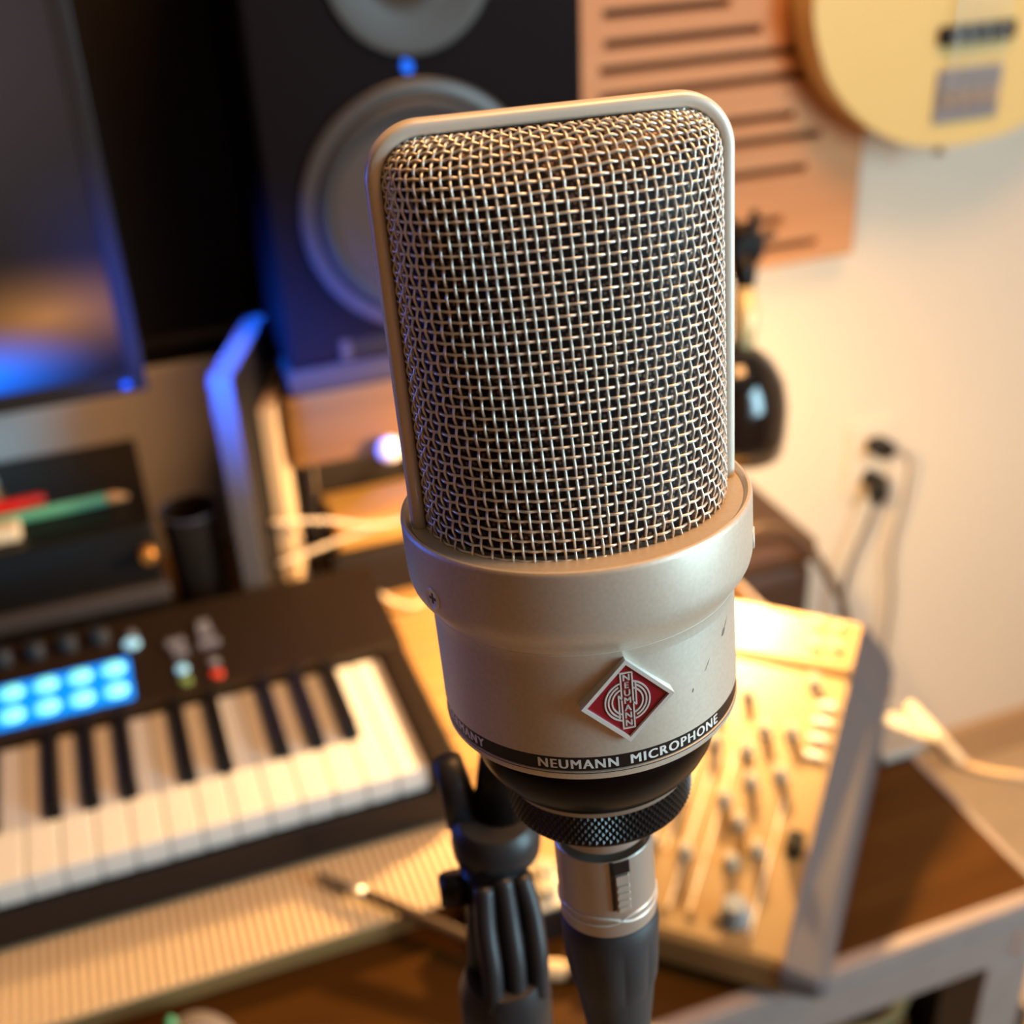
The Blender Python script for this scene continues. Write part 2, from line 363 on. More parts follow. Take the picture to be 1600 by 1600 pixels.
# arc-length reparametrisation across (at mid height) and up the front profile
uu = np.linspace(-1, 1, 2001); xs, ds = surf(uu, np.full(2001, 30.0)); sl = np.concatenate([[0], np.cumsum(np.hypot(np.diff(xs), np.diff(ds)))])
def u_of(s): return np.interp(s * sl[-1], sl, uu)
hh = np.linspace(HB, HTOP, 3001); _, dd = surf(np.zeros(3001), hh); hl = np.concatenate([[0], np.cumsum(np.hypot(np.diff(hh), np.diff(dd)))])
def h_of(s): return np.interp(s * hl[-1], hl, hh)
PITCH = 1.62; NX = int(round(sl[-1] / PITCH)); NZ = int(round(hl[-1] / PITCH)); WR = 0.225; AMP = 0.205
def P3(su, sv):
    x, d = surf(u_of(su), h_of(sv)); return np.stack([x, -d, h_of(sv)], -1)
def wires(vertical):
    V = []; F = []; base = 0; ns = 6
    N, M_ = (NX, NZ) if vertical else (NZ, NX)
    for i in range(N):
        c = (i + 0.5) / N; k = M_ * 5 + 1; t = np.linspace(0, 1, k)
        su, sv = (np.full(k, c), t) if vertical else (t, np.full(k, c))
        p = P3(su, sv)
        e = 2e-3
        tu = P3(np.clip(su + e, 0, 1), sv) - P3(np.clip(su - e, 0, 1), sv); tv = P3(su, np.clip(sv + e, 0, 1)) - P3(su, np.clip(sv - e, 0, 1))
        nrm = np.cross(tu, tv); nrm /= np.linalg.norm(nrm, axis=1)[:, None] + 1e-9
        ph = np.cos(PI * (t * M_ - 0.5) + PI * i) * (1 if vertical else -1)
        q = p + nrm * (ph * AMP)[:, None]
        tg = np.gradient(q, axis=0); tg /= np.linalg.norm(tg, axis=1)[:, None] + 1e-9
        b = np.cross(tg, nrm); b /= np.linalg.norm(b, axis=1)[:, None] + 1e-9; n2 = np.cross(b, tg)
        for s_ in range(ns):
            a = 2 * PI * s_ / ns; V.append(q + (n2 * math.cos(a) + b * math.sin(a)) * WR)
        idx = np.arange(k - 1)
        for s_ in range(ns):
            s2 = (s_ + 1) % ns
            F.append(np.stack([base + s_ * k + idx, base + s_ * k + idx + 1, base + s2 * k + idx + 1, base + s2 * k + idx], -1))
        base += ns * k
    return np.concatenate(V), np.concatenate(F)
def np_mesh(name, V, F, m, smooth=True):
    me = bpy.data.meshes.new(name); me.vertices.add(len(V)); me.vertices.foreach_set('co', (V * MM).astype(np.float32).ravel())
    me.loops.add(F.size); me.loops.foreach_set('vertex_index', F.astype(np.int32).ravel())
    me.polygons.add(len(F)); me.polygons.foreach_set('loop_start', np.arange(0, F.size, 4, dtype=np.int32)); me.polygons.foreach_set('loop_total', np.full(len(F), 4, dtype=np.int32))
    me.polygons.foreach_set('use_smooth', np.full(len(F), smooth)); me.materials.append(m); me.update(calc_edges=True); me.validate(); return me
Va, Fa = wires(True); Vb, Fb = wires(False)
gm = np_mesh('wire_grille', np.concatenate([Va, Vb]), np.concatenate([Fa, Fb + len(Va)]), wire_m)
# fine dark inner gauze behind the wires
mg = bpy.data.materials.new('inner_gauze'); mg.use_nodes = True; nt = mg.node_tree; b = nt.nodes['Principled BSDF']
tc = nt.nodes.new('ShaderNodeTexCoord'); vo = nt.nodes.new('ShaderNodeTexVoronoi'); vo.inputs['Scale'].default_value = 1100
rp = nt.nodes.new('ShaderNodeValToRGB'); rp.color_ramp.elements[0].position = 0.10; rp.color_ramp.elements[1].position = 0.42
rp.color_ramp.elements[0].color = (0.34, 0.21, 0.15, 1); rp.color_ramp.elements[1].color = (0.012, 0.006, 0.005, 1)
nt.links.new(tc.outputs['Object'], vo.inputs['Vector']); nt.links.new(vo.outputs['Distance'], rp.inputs['Fac']); nt.links.new(rp.outputs['Color'], b.inputs['Base Color'])
b.inputs['Roughness'].default_value = 0.5; b.inputs['Metallic'].default_value = 0.5
gu, gh = np.meshgrid(np.linspace(-1, 1, 61), np.linspace(HB, HTOP - 0.6, 61)); gx, gd = surf(gu.ravel(), gh.ravel(), 1.5)
GV = np.stack([gx, -gd, gh.ravel()], -1); ii = np.arange(60)
GF = np.concatenate([np.stack([r * 61 + ii, r * 61 + ii + 1, (r + 1) * 61 + ii + 1, (r + 1) * 61 + ii], -1) for r in range(60)])
gz = np_mesh('inner_gauze', GV, GF, mg)
for k in range(2):
    o = bpy.data.objects.new('wire_grille', gm); COL.objects.link(o); o.parent = mic; o.rotation_euler = (0, HEAD_TILT * (1 - 2 * k), HEAD_ROT + k * PI); o['kind'] = 'stuff'
    o = bpy.data.objects.new('inner_gauze', gz); COL.objects.link(o); o.parent = mic; o.rotation_euler = (0, HEAD_TILT * (1 - 2 * k), HEAD_ROT + k * PI)

# ------------------------------------------------------------------ cable with its connector, plugged into the microphone
cab = thing('microphone_cable', 'black microphone cable with silver connector plugged in under the microphone', 'cable')
cab.matrix_world = mic.matrix_world.copy()
prof = [(8.7, -74.0), (9.55, -72.9), (9.72, -73.1), (9.72, -91.5), (9.5, -91.7), (8, -91.7)]
sh = new_obj('connector_shell', lathe(B(), [(r * MM, z * MM) for r, z in prof], 96), connector_m, cab, smooth=True, angle=35)
bm = B(); A0 = math.radians(5)     # release latch, a little right of the front
M4 = Matrix.Rotation(A0, 4, 'Z')
abox(bm, -1.35, 1.35, -10.35, -9.3, -85.0, -76.2, 0.15)
for k in range(4): abox(bm, -1.3, 1.3, -10.75, -10.2, -84.4 + k * 1.75, -83.6 + k * 1.75, 0.2)
for v in bm.verts: v.co *= MM
bmesh.ops.transform(bm, matrix=M4, verts=bm.verts); new_obj('release_latch', bm, mat('latch_nickel', (.70, .64, .57), .28, .6), sh)
bm = B(); abox(bm, -2.2, -1.5, -9.9, -9.2, -84.5, -73.0); abox(bm, -2.2, 1.7, -9.9, -9.2, -76.0, -73.2)
for v in bm.verts: v.co *= MM
bmesh.ops.transform(bm, matrix=M4, verts=bm.verts); new_obj('latch_slot', bm, black_print, sh)
bm = B()
for ph in (0, PI):
    pts = []
    for i in range(96):
        a = 2 * PI * i / 96; z = -87.6 + 1.0 * math.tanh(2.2 * math.sin(2 * (a - A0 + PI / 2) + ph + 0.15)) ; pts.append((9.74 * MM * math.cos(a), 9.74 * MM * math.sin(a), z * MM))
    tube(bm, pts, 0.26 * MM, 6, True)
new_obj('wave_groove', bm, silver, sh, smooth=True)
bm = B(); N = 120; rings = []
for z, r, fl in ((-91.6, 9.1, 0), (-92.4, 9.85, 0), (-96, 9.95, 0), (-98, 9.95, .25), (-103, 9.8, .5), (-108, 9.3, .45), (-111, 8.6, .2), (-112.5, 8.2, 0), (-118, 7.6, 0), (-126, 6.6, 0), (-134, 5.0, 0), (-137, 3.4, 0)):
    rings.append([bm.verts.new(((r - fl * (1 - abs(math.cos(5 * a)) ** 0.7)) * MM * math.cos(a), (r - fl * (1 - abs(math.cos(5 * a)) ** 0.7)) * MM * math.sin(a), z * MM)) for a in (2 * PI * i / N for i in range(N))])
for a, b in zip(rings, rings[1:]):
    for k in range(N): bm.faces.new((a[k], a[(k + 1) % N], b[(k + 1) % N], b[k]))
bm.faces.new(rings[0]); bm.faces.new(rings[-1])
new_obj('rubber_boot', bm, rubber, cab, smooth=True)
inv = mic.matrix_world.inverted()
pts = spline([Vector((0, 0, -0.134)), Vector((0, 0, -0.16)), inv @ Vector((0.075, 0.14, 0.30)), inv @ Vector((0.085, 0.12, -0.2)), inv @ Vector((0.15, 0.05, -0.66)), inv @ Vector((0.4, -0.1, -0.722)), inv @ Vector((0.8, -0.4, -0.722))], 10)
new_obj('cord', tube(B(), pts, 0.003, 10), rubber, cab, smooth=True)

# ------------------------------------------------------------------ microphone stand behind it
st = thing('microphone_stand', 'dark grey microphone stand with ribbed clutch, behind the microphone connector', 'stand', (0.056, 0.190, FZ))
def SP(x, y, z): return Vector((x - 0.056, y - 0.190, z - FZ))
bm = B(); tube(bm, [SP(.0555, .223, .482), SP(.0565, .221, .474), SP(.0575, .217, .466)], [.0036, .0042, .0050], 14); new_obj('fork_arm', bm, stand_m, st, smooth=True)
bm = B(); tube(bm, [SP(.0695, .2165, .497), SP(.0675, .2165, .483), SP(.066, .215, .468)], [.0050, .0058, .0072], 14); new_obj('fork_arm', bm, black_satin, st, smooth=True)
bm = B(); lathe(bm, [(.0, -.0058), (.0092, -.0058), (.0108, -.004), (.0112, 0), (.0108, .004), (.0092, .0058), (0, .0058)], 32, tuple(SP(.0635, .2125, .4635)), 'z'); new_obj('knuckle', bm, stand_m, st, smooth=True, angle=40)
bm = B(); tube(bm, [SP(.0620, .2115, .4590), SP(.0605, .2060, .447), SP(.0590, .2000, .434)], [.0088, .0078, .0086], 20); new_obj('clutch_body', bm, black_satin, st, smooth=True)
for dx in (-.0060, 0.0, .0058):
    bm = B(); tube(bm, spline([SP(.0615 + dx * .8, .2030, .4590 - abs(dx) * .2), SP(.0612 + dx, .1985, .449), SP(.0605 + dx, .1935, .440), SP(.0595 + dx, .1905, .430)], 5), .0026, 12); new_obj('clutch_rib', bm, stand_m, st, smooth=True)
bm = B(); lathe(bm, [(.0105, -.012), (.0115, -.010), (.0115, .004), (.0095, .010)], 32, tuple(SP(.0585, .197, .424)), 'z'); new_obj('clutch_base', bm, stand_m, st, smooth=True, angle=40)
bm = B(); tube(bm, [SP(.052, .212, .455), SP(.0515, .209, .449)], .0042, 14); new_obj('clamp_screw', bm, black_satin, st, smooth=True)
bm = B(); tube(bm, [SP(.0585, .197, .415), SP(.0565, .192, .2), SP(.056, .190, FZ + .03)], [.0085, .0085, .0085], 20); new_obj('pole', bm, black_satin, st, smooth=True)
bm = B(); lathe(bm, [(0, 0), (.12, 0), (.12, .012), (.11, .018), (.02, .024), (.012, .05), (0, .05)], 48); new_obj('base', bm, black_satin, st, smooth=True, angle=40)
# swivel bracket from the mount ring to the stand (part of the microphone)
mi = inv
bm = B(); tube(bm, [mi @ Vector((.0700, .186, .5265)), mi @ Vector((.0700, .206, .520)), mi @ Vector((.0698, .2165, .503)), mi @ Vector((.0695, .2165, .494))], .0042, 14); new_obj('swivel_bracket', bm, black_satin, mic, smooth=True)

# ------------------------------------------------------------------ desk
DX0, DX1, DY0, DY1 = -0.85, 0.545, 0.464, 1.20
desk = thing('desk', 'dark brown wooden desk on a grey steel frame', 'desk', (0, 0.8, FZ))
def dk(name, m, x0, x1, y0, y1, z0, z1, bev=0.0): return new_obj(name, abox(B(), x0, x1, y0 - .8, y1 - .8, z0 - FZ, z1 - FZ, bev), m, desk)
dk('tabletop', desk_m, DX0, DX1 - .004, DY0 + .004, DY1, -.028, 0.0, .0015)
dk('edge_strip', steel_grey, DX0, DX1, DY0 - .008, DY0 + .004, -.0125, .003, .002)
dk('edge_strip', steel_grey, DX1 - .004, DX1 + .001, DY0 + .004, DY1, -.0125, .002, .001)
dk('front_rail', steel_grey, DX0 + .0, DX1 - .002, DY0 - .006, DY0 + .02, -.056, -.0155, .002)
for x in (DX0, DX1 - .045):
    for y in (DY0 - .006, DY1 - .05): dk('leg', steel_grey, x, x + .041, y, y + .04, FZ, -.056, .002)
dk('side_rail', steel_grey, DX1 - .03, DX1 - .002, DY0 + .034, DY1 - .05, -.056, -.028, .002)
dk('rear_rail', steel_grey, DX0, DX1 - .002, DY1 - .03, DY1 - .005, -.07, -.028, .002)
for z in (-.032, -.046): 
    bm = lathe(B(), [(0, .0), (.0028, .0), (.0034, .001), (.0034, .003)], 16, (DX1 - .022, DY0 - .0075 - .8, z - FZ), 'y'); new_obj('bolt', bm, mat('rust_bolt', (.40, .2, .13), .5), desk)

# raised plank platform under the keyboard
PX0, PX1, PY0, PY1, PZ = -0.80, 0.244, 0.600, 1.19, 0.020
pf = thing('plank_platform', 'raised light wooden plank platform on the desk under the keyboard', 'platform', (0, 0.9, 0))
y = PY0; k = 0
while y < PY1 - .01:
    y2 = min(y + .0588, PY1)
    bm = abox(B(), PX0, PX1, y - .9 + .0012, y2 - .9 - .0012, .0005, PZ, .0012, 1); new_obj('plank', bm, plank_m, pf); y = y2; k += 1

# ribbed mat
bm = B(); nx = 920; x0, x1 = PX0 + .01, .164; row = []
for i in range(nx + 1):
    x = x0 + (x1 - x0) * i / nx; z = PZ + .0032 + .0008 * math.sin(2 * PI * x / .0062)
    row.append([bm.verts.new((x, yy, zz)) for yy, zz in ((.597, PZ + .0004), (.597, z - .001), (.599, z), (.735, z), (.735, PZ + .0004))])
for a, b in zip(row, row[1:]):
    for k in range(4): bm.faces.new((a[k], b[k], b[k + 1], a[k + 1]))
bm.faces.new(row[0]); bm.faces.new(row[-1][::-1])
tag(new_obj('desk_mat', bm, mat('ribbed_mat', (.60, .43, .25), .75), smooth=True, angle=60), 'tan ribbed mat lying in front of the piano keyboard', 'mat')

# ------------------------------------------------------------------ keyboard
KX1 = 0.1765; KX0 = -0.715; KF = 0.6735; KB = 0.945; KZ = 0.0265; KT = 0.080
kb = thing('midi_keyboard', 'black piano keyboard controller with glowing blue pads', 'keyboard', (0, 0.8, KZ))
def kl(x, y, z): return (x, y - .8, z - KZ)
def kbox(name, m, x0, x1, y0, y1, z0, z1, bev=0.0, parent=kb, seg=2): return new_obj(name, abox(B(), x0, x1, y0 - .8, y1 - .8, z0 - KZ, z1 - KZ, bev, seg), m, parent)
kbox('base', dark_plastic, KX0, KX1, KF - .006, KB, KZ, .058, .003)
# control surface behind the keys: gently sloped slab with rounded edges
bm = B(); prism(bm, [(KB - .8, .058 - KZ), (KB - .8, .094 - KZ), (KB - .006 - .8, .0965 - KZ), (.822 - .8, .0895 - KZ), (.818 - .8, .087 - KZ), (.818 - .8, .058 - KZ)], KX0, KX1, 'yz')
new_obj('control_panel', bm, kb_plastic, kb)
for a, b_ in ((KX0, KX0 + .022), (KX1 - .0225, KX1)): kbox('end_cheek', kb_plastic, a, b_, KF - .006, .818, .058, .0865, .003)
kbox('front_lip', dark_plastic, KX0, KX1, KF - .0075, KF - .0045, .040, .060, .001)
NW = 36; PITCHK = .0235; KR = KX1 - .0235
wk = abox(B(), -PITCHK / 2 + .0005, PITCHK / 2 - .0005, 0, .1445, 0, .0205, .0014, 2)
wmesh = None
bkpts = [(-.0064, 0), (.0064, 0), (.0064, .095), (-.0064, .095)]
bm = B(); lo = [bm.verts.new((a, b_, 0)) for a, b_ in bkpts]; hi = [bm.verts.new((a * .82, b_ + (.007 if b_ < .01 else 0), .0125)) for a, b_ in bkpts]
bm.faces.new(lo); bm.faces.new(hi)
for i in range(4): bm.faces.new((lo[i], lo[(i + 1) % 4], hi[(i + 1) % 4], hi[i]))
bmesh.ops.bevel(bm, geom=list(bm.edges), offset=.0012, segments=2, affect='EDGES')
first_w = new_obj('white_key', wk, white_key, kb, kl(KR - PITCHK / 2, KF, KT - .0205))
first_b = None
notes = 'CBAGFED'
black_after = {'B': 1, 'A': 1, 'G': 1, 'E': 1, 'D': 1}     # going left from this key there is a black key
for i in range(NW):
    xc = KR - PITCHK * (i + .5)
    if i:
        o = first_w.copy(); COL.objects.link(o); o.parent = kb; o.location = kl(xc, KF, KT - .0205)
    if notes[i % 7] in black_after and i < NW - 1:
        sh_ = {'B': .003, 'A': 0, 'G': -.003, 'E': .002, 'D': -.002}[notes[i % 7]]
        pos = kl(xc - PITCHK / 2 + sh_, .7225, KT + .0001)
        if first_b is None: first_b = new_obj('black_key', bm, black_satin, kb, pos)
        else:
            o = first_b.copy(); COL.objects.link(o); o.parent = kb; o.location = pos
# pads, knobs and buttons
def zt(y): return .0895 + (y - .822) / (.939 - .822) * .007
pad_m = mat('pad_blue', (0.0, .05, .3), .4, emit=(0.0, .30, 1.0), estr=1.25); pad_c = mat('pad_core', (.3, .8, .8), .4, emit=(.16, .95, .85), estr=1.15)
pb = abox(B(), -.0127, .0127, -.0135, .0135, 0, .003, .0022); pc = lathe(B(), [(.0092, .0), (.0090, .0006), (.0086, .0009), (0, .0010)], 28)
p0 = c0 = None
for r_, yy in enumerate((.870, .8420)):
    for c_ in range(16 if False else 8):
        pos = kl(-.0545 - c_ * .0262, yy, zt(yy) - .0002)
        if p0 is None:
            p0 = new_obj('pad', pb, pad_m, kb, pos); c0 = new_obj('pad_light', pc, pad_c, p0, (0, 0, .003), smooth=True)
        else:
            o = p0.copy(); COL.objects.link(o); o.parent = kb; o.location = pos
            q = c0.copy(); COL.objects.link(q); q.parent = o
kb_blue = mat('knob_black', (.02, .022, .03), .35)
k0 = None
for c_ in range(8):
    pos = kl(-.062 - c_ * .0258, .9165, zt(.9165) - .0003)
    if k0 is None: k0 = new_obj('knob', lathe(B(), [(.0085, 0), (.0080, .010), (.0072, .012), (.0, .0125)], 24), kb_blue, kb, pos, smooth=True, angle=40)
    else: o = k0.copy(); COL.objects.link(o); o.parent = kb; o.location = pos
def button(x, y, r, m, h=.003): return new_obj('button', lathe(B(), [(r, 0), (r, h * .7), (r * .85, h), (0, h * 1.05)], 20), m, kb, kl(x, y, zt(y) - .0002), smooth=True, angle=40)
lit = mat('button_lit_blue', (.3, .6, .8), .4, emit=(.25, .65, 1.0), estr=.55); slate = mat('button_slate', (.16, .17, .24), .5)
button(-.0375, .901, .0068, lit); button(-.0360, .9145, .0035, slate)
button(-.002, .8515, .0048, lit); button(-.0015, .8355, .0050, mat('button_green', (.16, .26, .08), .5)); button(.0235, .8515, .0045, slate); button(.0235, .8345, .0052, mat('button_red', (.55, .05, .03), .45))
for x, y, w_ in ((-.003, .888, .0075), (-.0005, .8735, .006), (.0225, .894, .006), (.0235, .8775, .0085), (.022, .905, .005)):
    new_obj('button', abox(B(), x - w_, x + w_, y - .0048 - .8, y + .0048 - .8, zt(y) - KZ - .0005, zt(y) - KZ + .0028, .0008), slate, kb)

# ------------------------------------------------------------------ synthesizer (turned towards the left)
SY = -math.radians(42.6); SO = Vector((0.226, 0.534, 0.0025)); SW = .125
sy = thing('synthesizer', 'cream desktop synthesizer with rows of knobs and grey sides', 'synthesizer', SO, SY)
syp = mat('synth_panel', (.27, .165, .062), .5); syg = mat('synth_side', (.105, .095, .10), .5, spec=.3)
def sl2(x, y):       # world to the instrument's own axes
    v = Vector((x, y, 0)) - SO; c_, s_ = math.cos(-SY), math.sin(-SY); return v.x * c_ - v.y * s_, v.x * s_ + v.y * c_
def szp(y): return .034 + (y / .232) * .062
side = [(.012, .001), (.006, .004), (.001, .012), (0, .020), (0, .030), (.003, szp(.003)), (.232, szp(.232)), (.234, .100), (.286, .113), (.300, .104), (.302, .03), (.290, .001)]
for xi, xo in ((0.0, -.007), (SW, SW + .028)):
    bm = B(); inn = [bm.verts.new((xi, a, b_)) for a, b_ in side]
    mid = [bm.verts.new((xi + (xo - xi) * .8, a * .985 + .003, b_ * .74 + .001)) for a, b_ in side]
    out_ = [bm.verts.new((xo, a * .96 + .008, b_ * .60 + .003)) for a, b_ in side]
    bm.faces.new(inn); bm.faces.new(out_[::-1])
    for A_, B_ in ((inn, mid), (mid, out_)):
        for i in range(len(side)): bm.faces.new((A_[i], A_[(i + 1) % len(side)], B_[(i + 1) % len(side)], B_[i]))
    new_obj('side_panel', bm, syg, sy)
bm = B(); prism(bm, [(.002, .008), (.002, .030), (.006, .0345), (.231, .0955), (.231, .008)], .0002, SW - .0002, 'yz'); new_obj('control_panel', bm, syp, sy)
bm = B(); prism(bm, [(.2355, .008), (.2355, .0985), (.238, .101), (.284, .1125), (.288, .108), (.288, .008)], .0002, SW - .0002, 'yz'); new_obj('rear_module', bm, syp, sy)
bm = B(); abox(bm, .001, SW - .001, .231, .2356, .02, .088); new_obj('seam', bm, black_print, sy)
tilt = math.atan2(.062, .232)
def onp(o, x, y, rear=False):
    o.parent = sy; o.location = (x, y, (szp(y) if not rear else .0975 + (y - .234) * .23) - .0004); o.rotation_euler = (tilt, 0, 0); return o
def knob_mesh(r, h): return lathe(B(), [(r * 1.12, 0), (r * 1.1, h * .25), (r * .9, h * .3), (r * .82, h * .92), (r * .7, h), (0, h)], 24)
kn_c = mat('synth_knob', (.42, .36, .26), .4); kn_g = mat('synth_knob_cap', (.26, .29, .31), .4)
kbig = None
for (wx, wy) in ((.435, .680), (.452, .671), (.449, .628), (.401, .643), (.396, .609), (.412, .598), (.359, .617), (.343, .572), (.366, .576), (.387, .571), (.343, .551), (.324, .527), (.344, .527), (.372, .636), (.421, .662), (.376, .600), (.300, .548), (.318, .590), (.283, .566)):
    x, y = sl2(wx, wy)
    if not (0.006 < x < SW - .006 and .01 < y < .225): continue
    if kbig is None:
        kbig = onp(new_obj('knob', knob_mesh(.0048, .0125), kn_c, smooth=True, angle=40), x, y)
        kcap = new_obj('knob_skirt', abox(B(), -.0012, .0012, -.0055, -.001, .003, .0128, .0003), kn_g, kbig)
    else:
        o = kbig.copy(); COL.objects.link(o); onp(o, x, y); q = kcap.copy(); COL.objects.link(q); q.parent = o
x, y = sl2(.309, .493); big = onp(new_obj('knob', knob_mesh(.0095, .017), kn_g, smooth=True, angle=40), x, y)
x, y = sl2(.368, .518); onp(new_obj('selector', abox(B(), -.006, .006, -.008, .008, 0, .012, .002), black_satin), x, y)
for j in range(4):
    x, y = sl2(.417 + j * .0105, .574 + j * .0105); onp(new_obj('slide_button', abox(B(), -.0065, .0065, -.0024, .0024, 0, .004, .0008), white_key), min(x, SW - .012), y)
for wx, wy in ((.268, .518), (.283, .507), (.296, .497), (.262, .533)):
    x, y = sl2(wx, wy); onp(new_obj('jack_socket', lathe(B(), [(.0030, .0), (.0030, .0012), (.0016, .0012), (.0016, .0004), (0, .0004)], 16), mat('jack_brown', (.16, .10, .04), .5)), x, y)
for wx, wy in ((.486, .680), (.501, .671), (.467, .657), (.480, .649)):
    x, y = sl2(wx, wy); onp(new_obj('knob', knob_mesh(.0042, .009), kn_c, smooth=True, angle=40), min(x, SW - .008), min(max(y, .244), .278), True)
for wx, wy, m_ in ((.466, .690, mat('socket_brown', (.22, .12, .03), .5)), (.447, .707, syp)):
    x, y = sl2(wx, wy); onp(new_obj('socket', lathe(B(), [(.0062, .0), (.0062, .003), (.0034, .003), (.0034, .001), (0, .001)], 20), m_), x, min(max(y, .244), .278), True)
# printed strips on the panel
bm = B()
for x0, x1, y0, y1 in ((.058, .0592, .02, .15), (.044, .0452, .02, .16), (.100, .1012, .015, .12), (.03, .0312, .06, .18)):
    vs = [bm.verts.new((x, y, szp(y) + .0003)) for x, y in ((x0, y0), (x1, y0), (x1, y1), (x0, y1))]; bm.faces.new(vs)
new_obj('panel_print', bm, mat('panel_print', (.90, .84, .70), .6), sy)

# small cream box between stand and synthesizer
pe = thing('pedal_box', 'small black box with cream top and two round knobs beside the synthesizer', 'pedal', (.186, .576, 0))
new_obj('case', abox(B(), -.036, .034, -.021, .021, .001, .030, .002), dark_plastic, pe)
new_obj('top_plate', abox(B(), -.035, .033, -.020, .020, .0298, .0335, .0012), cream, pe)
for x, y in ((.022, .010), (.017, -.008)): new_obj('knob', lathe(B(), [(.0088, 0), (.0085, .006), (.007, .0085), (0, .0095)], 24, (x, y, .0335)), kn_c, pe, smooth=True, angle=40)

# cork-like stub on a dark base by the desk front
sb = thing('cork_stub', 'small tan stub with a black end lying in front of the small box', 'stub', (.190, .527, 0))
new_obj('stub', tube(B(), [(-.012, .006, .0075), (.004, -.002, .0075), (.0095, -.005, .0075)], [.0062, .0066, .005], 16), mat('tan_cork', (.72, .50, .28), .7), sb, smooth=True, angle=50)
new_obj('end_cap', tube(B(), [(.0095, -.005, .0065), (.017, -.009, .0060)], [.0060, .0052], 14), dark_plastic, sb, smooth=True, angle=50)

# ------------------------------------------------------------------ rack device, pencil and bits on it
rd = thing('rack_unit', 'black flat rack unit behind the keyboard with pencil lying on top', 'audio interface', (-.23, 1.07, PZ))
new_obj('case', abox(B(), -.235, .230, -.094, .095, .001, .143, .003), black_satin, rd)
new_obj('front_rail', abox(B(), -.235, .232, -.104, -.0945, .070, .086, .002), mat('rail_dark', (.05, .045, .05), .35), rd)
new_obj('volume_knob', lathe(B(), [(.0075, .0), (.0070, -.009), (.0055, -.0105), (0, -.011)], 24, (.220, -.0943, .116), 'y'), mat('brass_knob', (.45, .22, .06), .35, .6), rd, smooth=True, angle=40)
TZ = PZ + .1435
pn = thing('pencil', 'mint green pencil with bare wood end lying on the black rack unit', 'pencil', (-.07, 1.028, TZ + .0055), math.radians(1.5))
new_obj('barrel', tube(B(), [(-.06, 0, 0), (.036, 0, 0)], .0052, 6), mat('mint_paint', (.10, .42, .30), .45), pn)
new_obj('wood_end', tube(B(), [(.036, 0, 0), (.044, 0, 0), (.054, 0, -.002)], [.0052, .0046, .002], 12), mat('pencil_wood', (.70, .36, .15), .6), pn, smooth=True)
rm = thing('red_marker', 'red marker cap lying behind the green pencil', 'marker', (-.115, 1.049, TZ + .0065), math.radians(3))
new_obj('cap', tube(B(), [(-.02, 0, 0), (.026, 0, 0), (.029, 0, 0)], [.0062, .0062, .0048], 16), mat('red_plastic', (.75, .005, .005), .4), rm, smooth=True, angle=50)
new_obj('barrel', tube(B(), [(-.07, 0, 0), (-.02, 0, 0)], .0055, 16), mat('orange_plastic', (.75, .25, .06), .4), rm, smooth=True, angle=50)
er = new_obj('eraser', abox(B(), -.022, .022, -.011, .011, 0, .013, .003), cream, None, (-.130, 1.002, TZ + .0002)); tag(er, 'cream eraser block on the rack unit in front of the green pencil', 'eraser')
bt = thing('dropper_bottle', 'tiny cream topped bottle standing at the left end of the red marker', 'bottle', (-.128, 1.066, TZ))
new_obj('bottle', lathe(B(), [(.007, 0), (.0075, .001), (.0075, .014), (.004, .017), (.004, .019)], 20), mat('amber', (.35, .16, .04), .3), bt, smooth=True, angle=50)
new_obj('cap', lathe(B(), [(.0045, .019), (.0048, .027), (.004, .029), (0, .029)], 20), cream, bt, smooth=True, angle=50)
# tumbler
tu = thing('tumbler', 'dark brown plastic cup standing between rack unit and grey partition', 'cup', (.0325, 1.012, PZ))
new_obj('cup_wall', lathe(B(), [(.0, .0005), (.019, .0005), (.0205, .003), (.0255, .128), (.0265, .132), (.0245, .131), (.0195, .006), (0, .006)], 40, cap=False), mat('cup_brown', (.035, .022, .016), .4), tu, smooth=True, angle=50)
tube_b = tube(B(), [(.0262 * math.cos(2 * PI * i / 40), .0262 * math.sin(2 * PI * i / 40), .1315) for i in range(40)], .0014, 8, True); new_obj('rim', tube_b, mat('cup_rim', (.10, .10, .14), .35), tu, smooth=True)

